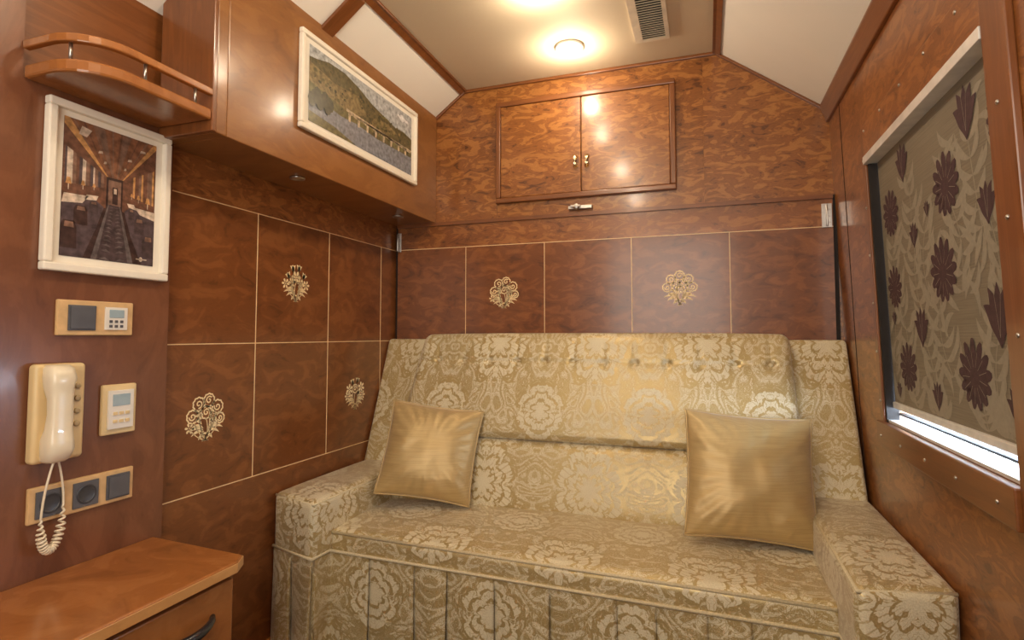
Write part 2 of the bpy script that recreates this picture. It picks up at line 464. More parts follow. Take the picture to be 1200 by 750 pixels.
mb.box(-.016,.03,WY0,WY1,WZ1-.012,WZ1+.012,0)
mb.box(-.004,.03,WY1-.012,WY1,WZ0,WZ1-.012,1)
mb.box(.0,.07,WY0,WY1,WZ0-.0,WZ0+.008,0)
mb.box(.030,.050,WY0,WY1,WZ0+.022,WZ0+.028,1)
mb.obj('metal_lining',[ALU,DARK],.001,e,shear=True)
mb=M(); mb.box(.055,.060,WY0,WY1,WZ0+.008,WZ1)
g,nt,b=mat_new('window_glass'); b.inputs['Base Color'].default_value=(.9,.95,1,1); b.inputs['Roughness'].default_value=.05
b.inputs['Alpha'].default_value=.15
mb.obj('glass',[g],0,e,shear=True)
mb=M()
scr=[(-.012,1.30+.17*i,WZ1+.09) for i in range(5)]+[(-.022,1.27+.18*i,WZ0-.04) for i in range(5)]+[(-.010,WY1+.018,-.2+.15*i) for i in range(6)]+[(-.014,WY0-.04,-.2+.2*i) for i in range(5)]
for (x,y,z) in scr: mb.rev([(.0045,0.001),(.0045,-.0015),(.002,-.003)],(x,y,z),'x',10)
mb.obj('screws',[CHROME],0,e,shear=True)

# roller blind
e=empty('roller_blind')
BZ0=-.203
mb=M(); mb.box(.020,.0215,WY0+.002,WY1-.014,BZ0,WZ1-.012,0); mb.obj('fabric',[BLIND],0,e,shear=True)
mb=M(); mb.box(.013,.027,WY0+.002,WY1-.014,BZ0-.016,BZ0+.004,0); mb.obj('bottom_bar',[ALU],.003,e,shear=True)
mb=M()
PB=lambda s,t,d:(.020-d,s,t)
fl=[('t',1.375,.455,1.1),('d',1.50,.335,1.08),('t',1.77,.465,1.0),('d',1.895,.350,1.0),('b',1.315,.255,1.05),('d',1.55,.145,1.12),
    ('t',1.305,.035,1.2),('t',1.715,.018,1.0),('d',1.905,.135,.9),('d',1.84,-.094,1.0),('d',1.43,-.088,1.12),('b',1.72,.26,.85),
    ('b',1.265,-.135,1),('b',1.64,-.15,.9),('b',1.235,.14,.8),('b',1.62,.31,.5),('b',1.93,-.16,.6),('b',1.93,.05,.5),('d',1.235,.40,.8)]
lr=random.Random(3)
def inwin(x,y): return WY0+.006<x<WY1-.018 and BZ0+.008<y<WZ1-.018
for (k,x,y,sc) in fl:
    x1=x+lr.uniform(-.06,.06); y1=y-.24
    pts=[(a,b) for a,b in arc(x,y-.02,x1,max(y1,BZ0+.01),lr.uniform(-.25,.25),12) if inwin(a,b)]
    if len(pts)>1: stroke(mb,PB,pts,.0035,1,.0004)
    for (a,b) in pts[2::2]:
        for sgn in (1,-1):
            an=pi/2+sgn*lr.uniform(.4,1.1); L=lr.uniform(.06,.105)
            if inwin(a+L*math.cos(an)*1.1,b+L*math.sin(an)): leaf(mb,PB,a,b,an,L,.021,1,.0005+lr.random()*.0002,sgn*.18)
for i in range(80):
    a=lr.uniform(WY0,WY1);b=lr.uniform(BZ0,WZ1);an=lr.choice((lr.uniform(.5,1.3),lr.uniform(1.9,2.7)));L=lr.uniform(.06,.11)
    if inwin(a,b) and inwin(a+L*math.cos(an),b+L*math.sin(an)): leaf(mb,PB,a,b,an,L,.020,1,.0005+lr.random()*.0002,lr.uniform(-.25,.25))
for (k,x,y,sc) in fl:
    if k=='d':
        for ring,(nn,LL,ww,o2) in enumerate(((13,.064,.024,0),(12,.050,.024,.25))):
            for i in range(nn):
                an=-pi/2+2*pi*(i+.5)/nn+o2; L=LL*sc*(1+.10*math.sin(an))
                if inwin(x+L*math.cos(an),y+L*math.sin(an)):
                    leaf(mb,PB,x+.004*math.cos(an),y+.004*math.sin(an),an,L,ww*sc,0,.0010+.00003*i,0,2)
        disc(mb,PB,x,y,.030*sc,0,.0016)
        for i in range(13):
            an=2*pi*i/13
            if inwin(x+.05*sc*math.cos(an),y+.05*sc*math.sin(an)): stroke(mb,PB,[(x+.022*math.cos(an),y+.022*math.sin(an)),(x+.050*sc*math.cos(an),y+.050*sc*math.sin(an))],.0009,1,.0019)
    else:
        s2=sc*(1.1 if k=='t' else .85)
        for an,L in ((pi/2,.095),(pi/2+.30,.093),(pi/2-.30,.093),(pi/2+.62,.078),(pi/2-.62,.078)):
            if inwin(x+L*s2*math.cos(an),y-.045*s2+L*s2*math.sin(an)): leaf(mb,PB,x,y-.045*s2,an,L*s2,.032*s2,0,.0010+.0002*an,(an-pi/2)*-.25)
        for an in (pi/2-.15,pi/2+.15):
            if inwin(x,y+.05): stroke(mb,PB,[(x,y-.03*s2),(x+.07*s2*math.cos(an),y-.045*s2+.085*s2*math.sin(an))],.0010,1,.0019)
mb.obj('printed_flowers',[BL_FLOWER,BL_LEAF],0,e,shear=True,flatart=True)

# ------------------------------------------------------------ marquetry inlays
def bouquet(name,P,kind):
    mb=M(); R=.078; r2=random.Random(kind)
    Q=lambda s,t,d:P(s*R,t*R,d)
    d=.0008
    def rose(cx,cy,s,style):
        if style==0:
            for k in range(6):
                a=2*pi*k/6+cx*3; leaf(mb,Q,cx+.06*math.cos(a),cy+.06*math.sin(a),a,s*.98,.19*s/.3,0,d,0,2)
            disc(mb,Q,cx,cy,s*.18,0,d,8)
        elif style==1:
            ring=[(cx+s*.90*math.cos(2*pi*k/20)*(1+.12*(k%2)),cy+s*.90*math.sin(2*pi*k/20)*(1+.12*(k%2))) for k in range(21)]
            stroke(mb,Q,ring,.065,0,d)
            sp=[(cx+s*(.62-.05*k)*math.cos(.75*k+cx*5),cy+s*(.62-.05*k)*math.sin(.75*k+cx*5)) for k in range(11)]
            stroke(mb,Q,sp,.058,0,d)
        else:
            an=math.atan2(cy+.6,cx)
            for da in (-.50,0,.50): leaf(mb,Q,cx-s*.7*math.cos(an),cy-s*.7*math.sin(an),an+da,s*1.55,.17,0,d,-da*.35)
    # heads at the top of the bouquet, stems gathered below and crossing
    heads={1:[(-.62,.10,.27,1),(-.34,.56,.28,1),(.14,.68,.27,1),(.56,.38,.28,1),(.70,-.10,.22,1),(.02,.20,.26,1),(-.74,-.34,.16,0),(.34,.02,.16,0),(-.32,.12,.14,0)],
           2:[(-.52,.30,.25,2),(-.22,.66,.27,2),(.20,.70,.27,2),(.55,.34,.25,2),(0,.28,.27,0),(.72,-.08,.2,0),(-.72,-.08,.2,0),(-.30,.02,.2,0),(.32,.0,.2,0)],
           3:[(-.66,.06,.25,1),(-.46,.50,.25,1),(0,.70,.26,1),(.46,.50,.25,1),(.66,.06,.25,1),(-.18,.22,.20,0),(.20,.22,.20,0),(0,-.08,.16,0)],
           4:[(-.55,.25,.25,0),(-.25,.62,.26,2),(.22,.66,.26,2),(.58,.30,.25,0),(0,.25,.25,1),(.70,-.15,.2,0),(-.72,-.12,.2,0),(.30,-.02,.18,2)]}[kind]
    for cx,cy,s,st in heads:
        stroke(mb,Q,arc(-cx*.22,-.92,cx*.86,cy-s*.9,-.10*(1 if cx>0 else -1)),.036,0,d)
        rose(cx,cy,s,st)
    for sg in (-1,1):
        for k,(x0,y0,an,L) in enumerate(((.06,-.55,-.20,.62),(.10,-.42,.20,.55),(.05,-.66,-.62,.34),(.20,-.25,.55,.34),(.10,-.48,-.02,.75))):
            leaf(mb,Q,sg*x0,y0,an if sg>0 else pi-an,L,.12,0,d,sg*.16)
    stroke(mb,Q,[(-.12,-.62),(.12,-.62)],.07,0,d)
    return mb.obj(name,[INLAY],0,flatart=True)
def PL(yc,zc,x=-1.49): return lambda s,t,d:(x+d,yc+s,zc+t)
def PBk(xc,zc,y=2.484): return lambda s,t,d:(xc+s,y-d,zc+t)
bouquet('flower_inlay',PL(1.762,.201),2)
bouquet('flower_inlay',PL(1.365,-.257),1)
bouquet('flower_inlay',PL(2.158,-.257),4)
bouquet('flower_inlay',PBk(-.90,.200),1)
bouquet('flower_inlay',PBk(-.105,.200),3)

# ------------------------------------------------------------ wall cabinet
e=empty('wall_cabinet')
mb=M(); cx0,cx1,cz0,cz1=-.942,-.112,.628,1.118; yb=D-.0025
w=.024
mb.box(cx0,cx1,yb-.020,yb,cz1-w,cz1,0,ro()); mb.box(cx0,cx1,yb-.020,yb,cz0,cz0+w,0,ro())
mb.box(cx0,cx0+w,yb-.020,yb,cz0+w,cz1-w,0,ro(1)); mb.box(cx1-w,cx1,yb-.020,yb,cz0+w,cz1-w,0,ro(1))
mb.obj('frame',[W_trim],.004,e)
mb=M(); xm=(cx0+cx1)/2
for a,b2 in ((cx0+w+.001,xm-.0015),(xm+.0015,cx1-w-.001)):
    mb.box(a,b2,yb-.014,yb,cz0+w+.001,cz1-w-.001,0,ro())
mb.obj('doors',[W_burl],.003,e)
mb=M()
for x in (xm-.027,xm+.027):
    mb.rev([(.012,0),(.012,-.003),(.005,-.006),(.005,-.012)],(x,yb-.014,.812),'y',12)
    mb.rev([(.012,0),(.012,-.003),(.005,-.006),(.005,-.012)],(x,yb-.014,.772),'y',12)
    mb.tube([(x,yb-.026,.765),(x,yb-.030,.78),(x,yb-.030,.804),(x,yb-.026,.819)],[.006,.008,.008,.006],10)
mb.obj('handles',[BRASS],0,e)

e=empty('bunk_latch')
mb=M(); mb.box(xm-.06,xm+.05,2.474,D-.003,.572,.588,0)
mb.rev([(.014,0),(.014,-.012),(.008,-.016)],(xm-.02,2.474,.581),'y',16)
mb.box(xm-.045,xm+.0,2.456,2.462,.578,.588,0)
mb.obj('latch_plate',[CHROME],.002,e)
for x,z0 in ((.456,.425),(-1.470,.42)):
    e=empty('bunk_hinge')
    mb=M(); mb.box(x-.018 if x>0 else x,x+.018,2.478,2.4838,z0,z0+.095,0)
    for q in (.02,.045,.07): mb.rev([(.004,0),(.003,-.003)],(x+.008,2.478,z0+q),'y',8)
    mb.tube([(x,2.476,z0+.005),(x,2.476,z0+.09)],.004,8)
    mb.obj('plate',[CHROME],.001,e)

# ------------------------------------------------------------ ceiling fittings
lamps=[(-.524,2.25),(-.545,1.83),(-.54,1.1),(-.54,.3)]  # last two are out of view, added as extra room light
for i,(x,y) in enumerate(lamps):
    e=empty('ceiling_downlight')
    mb=M(); mb.rev([(.040,.0),(.060,-.001),(.062,-.006),(.055,-.011),(.044,-.013)],(x,y,ZC),seg=32)
    mb.obj('ring',[WHITE],0,e)
    mb=M(); mb.rev([(.043,-.010),(.040,-.018),(.025,-.026),(.005,-.029)],(x,y,ZC),seg=32)
    mb.obj('lens',[LENS],0,e)
mb=M(); vx0,vx1,vy0,vy1=-.255,-.120,1.74,2.30
f=.016
mb.box(vx0,vx1,vy0,vy0+f,ZC-.010,ZC,0); mb.box(vx0,vx1,vy1-f,vy1,ZC-.010,ZC,0)
mb.box(vx0,vx0+.03,vy0+f,vy1-f,ZC-.010,ZC,0); mb.box(vx1-f,vx1,vy0+f,vy1-f,ZC-.010,ZC,0)
mb.box(vx0+.03,vx1-f,vy0+f,vy1-f,ZC-.002,ZC,1)
yy=vy0+f+.006
while yy<vy1-f-.006:
    mb.add([(vx0+.03,yy,ZC-.010),(vx1-f,yy,ZC-.010),(vx1-f,yy+.008,ZC-.002),(vx0+.03,yy+.008,ZC-.002),
            (vx0+.03,yy+.002,ZC-.0105),(vx1-f,yy+.002,ZC-.0105),(vx1-f,yy+.010,ZC-.0025),(vx0+.03,yy+.010,ZC-.0025)],
           [(0,1,2,3),(4,7,6,5),(0,4,5,1),(2,6,7,3),(1,5,6,2),(0,3,7,4)],0)
    yy+=.016
mb.obj('ceiling_air_vent',[plain('vent_paint',(.76,.68,.54),.5),DARK])

# ------------------------------------------------------------ pictures
def frame_pic(name,P,w,h,fw,arts,mats,t=.022):
    e=empty(name); mb=M()
    def bx(s0,s1,t0,t1,d0,d1,mat=0):
        vs=[P(s,tt,d) for s in (s0,s1) for tt in (t0,t1) for d in (d0,d1)]
        mb.add(vs,[(0,1,3,2),(4,6,7,5),(0,4,5,1),(2,3,7,6),(0,2,6,4),(1,5,7,3)],mat)
    bx(0,w,0,fw,0,t);bx(0,w,h-fw,h,0,t);bx(0,fw,fw,h-fw,0,t);bx(w-fw,w,fw,h-fw,0,t)
    mb.obj('frame',[FRAME],.004,e)
    mb=M(); 
    P2=lambda s,tt,d:P(fw+s*(w-2*fw),fw+tt*(h-2*fw),.008+d)
    arts(mb,P2); mb.obj('print',mats,0,e,flatart=True)
c=lambda n,*a:plain(n,a,.3,nscale=60,amt=.45)
p1=[plain('mat_board',(.86,.80,.68),.6,amt=.02),c('art_dark',.050,.027,.024),c('art_ceiling',.22,.095,.050),c('art_wall',.15,.068,.042),
    c('art_aisle',.12,.098,.095),c('art_white',.58,.47,.37),c('art_seat',.085,.060,.065),c('art_gold',.52,.27,.10),c('art_mid',.21,.12,.085),c('art_rug',.065,.044,.046)]
def art1(mb,P):
    poly(mb,P,[(0,0),(1,0),(1,1),(0,1)],0,0)
    a,b,c0,d0=.07,.93,.05,.96
    def X(x,y): return (a+(b-a)*x,c0+(d0-c0)*y)
    def pl(pts,m,d): poly(mb,P,[X(*q) for q in pts],m,d)
    pl([(0,0),(1,0),(1,1),(0,1)],1,.0004)
    pl([(0,1),(1,1),(.62,.64),(.44,.64)],2,.0008)
    for i in range(9):
        x=.08+.10*i; pl([(x,1),(x+.02,1),(.52+(x-.52)*.22+.004,.64),(.52+(x-.52)*.22,.64)],3 if i%2 else 8,.0009)
    pl([(0,1),(.05,1),(.455,.64),(.44,.64),(0,.95)],7,.0011); pl([(1,1),(.965,1),(.61,.64),(.62,.64),(1,.965)],7,.0011)
    pl([(.30,1),(.40,1),(.515,.64),(.50,.64)],8,.0012); pl([(.60,1),(.68,1),(.56,.64),(.548,.64)],8,.0012)
    pl([(.14,.90),(.22,.89),(.27,.95),(.17,.965)],5,.0016)
    for x,y,w in ((.34,.80,.05),(.40,.73,.035),(.66,.80,.05),(.62,.72,.03),(.80,.90,.07)): pl([(x,y),(x+w,y+.005),(x+w*.9,y+.022),(x+.01,y+.02)],5,.0016)
    pl([(0,.95),(.44,.64),(.44,.40),(0,.28)],3,.0008); pl([(1,.965),(.62,.64),(.62,.40),(1,.26)],3,.0008)
    def wnd(x0,x1,sl,m,dd=.0012):
        if sl<0: yt=lambda x:.80-.38*x*1.0; yb2=lambda x:.52+.03*x/.44
        else: yt=lambda x:.64+(x-.62)*.40; yb2=lambda x:.54-.05*(x-.62)/.38
        pl([(x0,yb2(x0)),(x1,yb2(x1)),(x1,yt(x1)),(x0,yt(x0))],m,dd)
    for x0,x1 in ((.02,.11),(.17,.24),(.28,.33),(.36,.39)):
        wnd(x0,x1,-1,5); wnd(x0-.01 if x0>.02 else x0,x0+.02,-1,6,.0013); wnd(x1-.015,x1+.02,-1,8,.0013)
    for x0,x1 in ((.88,.97),(.78,.84),(.71,.745)):
        wnd(x0,x1,1,8); wnd(x0-.01,x0+.02,1,3,.0013); wnd(x1-.01,x1+.012,1,7,.0013)
    for x,y,s in ((.06,.52,.030),(.20,.53,.022),(.31,.535,.016),(.91,.50,.030),(.80,.52,.02),(.72,.53,.015)):
        pl([(x-s,y),(x+s,y),(x+s*.5,y+s*1.6),(x-s*.5,y+s*1.6)],7,.0018); pl([(x-s*.15,y-s*1.4),(x+s*.15,y-s*1.4),(x+s*.15,y),(x-s*.15,y)],5,.0018)
    pl([(.30,0),(.76,0),(.585,.46),(.475,.46)],4,.0012)
    pl([(.36,0),(.70,0),(.575,.46),(.485,.46)],9,.0013)
    for i in range(14):
        t0=(i/14)**.75; y=.46*t0; k=1-t0; xc=.53
        hw=.045+.115*k
        for sg in (-1,1): pl([(xc+sg*hw*.15,y),(xc+sg*hw*.9,y+.010*k+.003),(xc+sg*hw*.5,y+.022*k+.005)],4,.0015)
    pl([(0,0),(.22,0),(.34,.22),(.42,.40),(.30,.46),(.12,.40),(0,.40)],6,.0014); pl([(1,0),(.86,0),(.72,.22),(.64,.40),(.74,.46),(1,.38)],6,.0014)
    for (x,y,w,h) in ((.00,.06,.16,.20),(.12,.24,.14,.14),(.27,.34,.09,.09),(.86,.06,.14,.18),(.76,.24,.12,.13),(.69,.35,.07,.08)):
        pl([(x,y),(x+w,y),(x+w*.95,y+h*.8),(x+w*.8,y+h),(x+w*.15,y+h),(x,y+h*.8)],1 if x<.2 else 9,.0016)
        pl([(x+w*.2,y+h*.75),(x+w*.8,y+h*.75),(x+w*.75,y+h*.95),(x+w*.25,y+h*.95)],8,.0017)
    pl([(.00,.38),(.20,.40),(.26,.46),(.02,.45)],5,.0017); pl([(.22,.43),(.34,.44),(.36,.475),(.24,.47)],5,.0017)
    pl([(1,.37),(.82,.40),(.76,.45),(1,.44)],5,.0017); pl([(.78,.43),(.69,.44),(.67,.47),(.75,.47)],5,.0017)
    pl([(.46,.43),(.60,.43),(.60,.62),(.46,.62)],8,.0015); pl([(.505,.44),(.565,.44),(.565,.57),(.505,.57)],1,.0017)
    pl([(.52,.52),(.55,.52),(.55,.56),(.52,.56)],5,.0018)
    disc(mb,P,.80,.09,.018,5,.0018); stroke(mb,P,[(.75,.09),(.86,.09)],.008,5,.0018)
frame_pic('train_interior_picture',lambda s,t,d:(-1.459+d,.860+s,.152+t),.318,.412,.020,art1,p1)
p2=[plain('mat_board2',(.86,.82,.72),.6,amt=.02),c('art_sky',.40,.42,.43),c('art_hill',.115,.095,.045),c('art_hill2',.22,.165,.075),c('art_river',.20,.215,.25),
    c('art_bank',.14,.125,.050),c('art_stone',.55,.44,.30),c('art_foliage',.055,.052,.025),c('art_logo',.85,.85,.85)]
def art2(mb,P):
    pl=lambda pts,m,d:poly(mb,P,pts,m,d)
    pl([(0,0),(1,0),(1,1),(0,1)],0,0)
    def X(x,y): return (.035+.93*x,.06+.88*y)
    def q(pts,m,d): poly(mb,P,[X(*k) for k in pts],m,d)
    q([(0,0),(1,0),(1,1),(0,1)],1,.0004)
    q([(0,.25),(1,.2),(1,.62),(.9,.66),(.8,.64),(.68,.70),(.55,.76),(.4,.88),(.28,.94),(.15,.93),(.05,.86),(0,.84)],2,.0007)
    q([(0,.3),(.3,.35),(.5,.55),(.38,.74),(.2,.70),(0,.78)],3,.0009)
    q([(.5,.4),(.7,.42),(.82,.55),(.72,.62),(.58,.60)],3,.0009)
    q([(0,0),(1,0),(1,.30),(.6,.28),(.3,.34),(0,.42)],4,.0010)
    q([(.0,.0),(.4,.0),(.2,.10),(0,.14)],5,.0012); q([(0,.38),(.25,.30),(.55,.34),(.8,.30),(1,.33),(1,.42),(.6,.40),(.3,.42),(0,.52)],5,.0012)
    q([(.3,.42),(.98,.37),(.98,.40),(.3,.46)],6,.0015)
    for i in range(8):
        x=.32+i*.085; q([(x,.29),(x+.016,.29),(x+.020,.41),(x-.004,.41)],6,.0015)
        q([(x+.010,.385),(x+.04,.405),(x+.075,.38),(x+.085,.42),(x+.0,.43)],6,.0015)
    r3=random.Random(5)
    for i in range(220):
        x=r3.uniform(.02,.97); y=r3.uniform(.34,.86-.24*x); s=r3.uniform(.005,.017)
        q([(x+s*math.cos(k*pi/4)*.8*r3.uniform(.7,1.2),y+s*1.6*math.sin(k*pi/4)*r3.uniform(.7,1.2)) for k in range(8)],(7,2,5,3)[i%4],.0018+i*.000006 if y>.46 else .0013)
    for i in range(8):
        x=.02+i*.02; y=.30+.05*(i%3); q([(x+.03*math.cos(k*pi/4),y+.10*math.sin(k*pi/4)) for k in range(8)],7,.0033+i*.00001)
    q([(.82,.86),(.96,.84),(.96,.88),(.82,.90)],8,.0016)
    q([(.875+.03*math.cos(k*pi/5),.87+.06*math.sin(k*pi/5)) for k in range(10)],8,.0017)
frame_pic('river_viaduct_picture',lambda s,t,d:(-1.2645+d,1.485+s,.688+t),.785,.338,.018,art2,p2,.018)

# ------------------------------------------------------------ service wall fittings
WX=-1.46
e=empty('light_switch_plate')
mb=M(); mb.box(WX,WX+.010,.902,1.088,.000,.086); mb.obj('plate',[PLATE],.003,e)
mb=M(); mb.box(WX+.010,WX+.013,.925,.990,.012,.074,0); mb.box(WX+.013,WX+.017,.929,.986,.016,.070,0)
mb.box(WX+.010,WX+.014,1.012,1.070,.014,.072,1); mb.box(WX+.014,WX+.0155,1.022,1.060,.045,.066,2)
for i in range(3):
    for j in range(2): mb.box(WX+.014,WX+.016,1.022+.014*i,1.030+.014*i,.020+.012*j,.027+.012*j,3)
mb.obj('modules',[GREY,WHITE,LCD,GREY],.001,e)
e=empty('thermostat')
mb=M(); mb.box(WX,WX+.012,1.014,1.104,-.255,-.127); mb.obj('plate',[CREAMPL],.004,e)
mb=M(); mb.box(WX+.012,WX+.018,1.026,1.092,-.240,-.142,0); mb.box(WX+.018,WX+.0190,1.036,1.082,-.182,-.152,1)
for i in range(3): mb.box(WX+.018,WX+.021,1.038+.016*i,1.048+.016*i,-.205,-.197,2); mb.box(WX+.018,WX+.021,1.038+.016*i,1.048+.016*i,-.225,-.217,2)
mb.obj('display',[WHITE,LCD,CREAMPL],.001,e)
e=empty('power_socket_plate')
mb=M(); mb.box(WX,WX+.010,.858,1.104,-.429,-.347); mb.obj('plate',[PLATE],.003,e)
mb=M()
for i in range(3):
    y0=.872+.080*i; mb.box(WX+.010,WX+.014,y0,y0+.060,-.419,-.358,0)
    if i<2: mb.rev([(.024,.0145),(.022,.016),(.019,.016),(.018,.0142),(.004,.0140)],(WX,y0+.030,-.3885),'x',20,1)
    else: mb.box(WX+.014,WX+.019,y0+.004,y0+.056,-.415,-.362,0)
mb.obj('modules',[GREY,plain('socket_dark',(.05,.05,.055),.3)],.001,e)

# wall telephone
e=empty('wall_telephone')
mb=M()
c8=lambda x0,x1,y0,y1,z0,z1:{(i,j,k):((x0,x1)[i],(y0,y1)[j],(z0,z1)[k]) for i in (0,1) for j in (0,1) for k in (0,1)}
mb.rbox(c8(WX,WX+.030,.850,.961,-.292,-.066),.010,n=3)
mb.obj('base',[CREAMPL],0,e,weld=True)
mb=M()
prof=[(-.290,.050,.016,.020),(-.284,.052,.022,.026),(-.262,.060,.027,.029),(-.240,.058,.027,.028),(-.215,.062,.019,.025),(-.18,.066,.016,.024),(-.145,.064,.017,.024),(-.118,.058,.023,.027),(-.098,.060,.027,.029),(-.076,.054,.023,.027),(-.068,.050,.016,.020)]
vs=[];fs=[];sg=18
for (z,xc,rx,ry) in prof:
    for k in range(sg):
        a=2*pi*k/sg; ca,sa=math.cos(a),math.sin(a)
        vs.append((WX+xc-.012+rx*math.copysign(abs(ca)**.6,ca),.890+ry*math.copysign(abs(sa)**.6,sa),z))
for i in range(len(prof)-1):
    for k in range(sg): fs.append((i*sg+k,i*sg+(k+1)%sg,(i+1)*sg+(k+1)%sg,(i+1)*sg+k))
fs+=[tuple(range(sg)),tuple((len(prof)-1)*sg+k for k in range(sg))]
mb.add(vs,fs,0,smooth=True); ob=mb.obj('handset',[HANDSET],0,e)
mb=M()
for i in range(4): mb.rev([(.007,.030),(.007,.033),(.004,.034)],(WX,.941,-.12-.030*i),'x',14)
mb.obj('buttons',[plain('button_tan',(.50,.38,.20),.4)],0,e)
mb=M(); pts=[]
def cordpt(t):
    p0=Vector((WX+.045,.887,-.285));p1=Vector((WX+.045,.850,-.40));p2=Vector((WX+.035,.845,-.60));p3=Vector((WX+.035,.960,-.50));p4=Vector((WX+.012,.915,-.29))
    P=[p0,p1,p2,p3,p4]; q=P[:]
    while len(q)>1: q=[q[i]*(1-t)+q[i+1]*t for i in range(len(q)-1)]
    return q[0]
N=620
for i in range(N+1):
    t=i/N; c0=cordpt(t); tg=(cordpt(min(1,t+.01))-cordpt(max(0,t-.01))).normalized()
    a=tg.cross(Vector((1,0,0))).normalized(); b2=tg.cross(a)
    amp=.0080*min(1,max(0,(t-.25)*10),max(0,(.86-t)*10)); ph=2*pi*36*t
    pts.append(c0+a*amp*math.cos(ph)+b2*amp*math.sin(ph))
mb.tube(pts,.0026,6); mb.obj('coiled_cord',[HANDSET],0,e)

# ------------------------------------------------------------ bedside cabinet
e=empty('bedside_cabinet')
mb=M(); 
mb.prism([(-1.459,.35),(-1.100,.35),(-1.100,1.115),(-1.125,1.155),(-1.459,1.175)],'z',-.583,-.555,0,ro(1))
mb.obj('top',[W_desk],.006,e,seg=3)
mb=M(); mb.prism([(-1.105,.36),(-1.0985,.36),(-1.0985,1.113),(-1.123,1.1565),(-1.45,1.1765),(-1.45,1.170),(-1.127,1.150),(-1.105,1.111)],'z',-.582,-.5595,0); mb.obj('edge_band',[W_edge],.001,e)
mb=M(); mb.box(-1.459,-1.135,.37,1.135,-1.149,-.583,0,ro(1)); mb.box(-1.135,-1.118,.38,1.12,-.76,-.60,0,ro()); mb.box(-1.135,-1.118,.38,1.12,-1.11,-.77,0,ro(1))
mb.obj('body',[W_desk],.003,e)
mb=M(); pts=[]
for i in range(13):
    t=i/12; pts.append((-1.118+.030*math.sin(pi*t)**.6,.90+.16*t,-.665-.008*math.sin(pi*t)))
mb.tube(pts,[.006+.005*math.sin(pi*i/12) for i in range(13)],10); mb.obj('drawer_handle',[plain('handle_dark',(.08,.085,.10),.25,.8)],0,e)

# ------------------------------------------------------------ sofa
e=empty('upholstered_sofa')
def K(x0,x1,yfl,yfr,yb,z0,z1):
    return {(0,0,0):(x0,yfl,z0),(1,0,0):(x1,yfr,z0),(0,1,0):(x0,yb,z0),(1,1,0):(x1,yb,z0),
            (0,0,1):(x0,yfl,z1),(1,0,1):(x1,yfr,z1),(0,1,1):(x0,yb,z1),(1,1,1):(x1,yb,z1)}
mb=M()
def dseat(f,nn,o):
    if nn[2]>.3: return (0,0,.006*noise.noise(Vector((o.x*4,o.y*4,1))))
    return (0,0,0)
mb.rbox(K(-1.275,.315,1.70,1.645,2.22,-.80,-.682),.026,(0,.006,.012),(24,14,4),disp=dseat)
mb.obj('seat_cushion',[DAM],0,e,weld=True)
for nm,k in (('arm_left',K(-1.486,-1.262,1.665,1.60,2.30,-.80,-.565)),('arm_right',K(.305,.522,1.470,1.525,2.30,-.80,-.565))):
    mb=M(); mb.rbox(k,.024,(.003,.004,.008),8); mb.obj(nm,[DAM],0,e,weld=True)
def KB(x0t,x1t,x0b,x1b,yft,yfb,ybt,ybb,z0,z1):
    return {(0,0,0):(x0b,yfb,z0),(1,0,0):(x1b,yfb,z0),(0,1,0):(x0b,ybb,z0),(1,1,0):(x1b,ybb,z0),
            (0,0,1):(x0t,yft,z1),(1,0,1):(x1t,yft,z1),(0,1,1):(x0t,ybt,z1),(1,1,1):(x1t,ybt,z1)}
mb=M(); mb.rbox(KB(-1.487,-1.18,-1.487,-1.18,2.435,2.17,2.480,2.40,-.70,-.018),.016,(0,.004,0),6); mb.obj('back_wing_left',[DAM],0,e,weld=True)
mb=M(); mb.rbox(KB(.20,.500,.20,.514,2.435,2.17,2.480,2.40,-.70,-.018),.016,(0,.004,0),6); mb.obj('back_wing_right',[DAM],0,e,weld=True)
def dback(f,nn,o):
    if nn[1]<-.3:
        z=o.z; g=.006*math.exp(-((z+.112)/.010)**2)
        for i in range(12):
            x=-1.15+i*.125
            dx=abs(o.x-x); g+=.014*math.exp(-((dx/.014)**2+((z+.112)/.014)**2))
            g+=.005*math.exp(-((dx/.006)**2))*max(0,1-abs(z+.06)/.05)
        g+=.005*noise.noise(Vector((o.x*5,z*5,3)))
        return (0,g,0)
    return (0,0,0)
mb=M(); mb.rbox(KB(-1.245,.295,-1.29,.315,2.350,2.175,2.475,2.40,-.425,.004),.034,(.0,.016,.006),(200,6,50),disp=dback); mb.obj('back_cushion_upper',[DAM],0,e,weld=True)
mb=M()
for i in range(12):
    x=-1.15+i*.125; mb.rev([(.009,.004),(.009,-.002),(.005,-.006),(.001,-.007)],(x,2.312,-.112),'y',12)
mb.obj('tufting_buttons',[PIPE],0,e)
mb=M(); mb.rbox(KB(-1.285,.315,-1.29,.32,2.180,2.105,2.38,2.35,-.70,-.428),.028,(0,.014,.0),14); mb.obj('back_cushion_lower',[DAM],0,e,weld=True)
mb=M()
mb.tube([(-1.26,1.701,-.693),(.300,1.647,-.693)],.0055,8)
mb.tube([(-1.482,1.663,-.752),(-1.262,1.599,-.752),(-1.258,1.690,-.752),(.302,1.640,-.752),(.306,1.468,-.752),(.520,1.524,-.752)],.006,8)
for x0,x1,ya,yb2 in ((-1.486,-1.262,1.665,1.60),(.305,.522,1.470,1.525)):
    loop=[(x0+.006,ya+.007,-.575),(x1-.006,yb2+.007,-.575),(x1-.006,2.16,-.575)]
    if x0>0: loop=[(x1-.006,yb2+.007,-.575),(x0+.006,ya+.007,-.575),(x0+.006,2.16,-.575)]
    mb.tube(loop,.005,8)
mb.obj('piping',[PIPE],0,e)
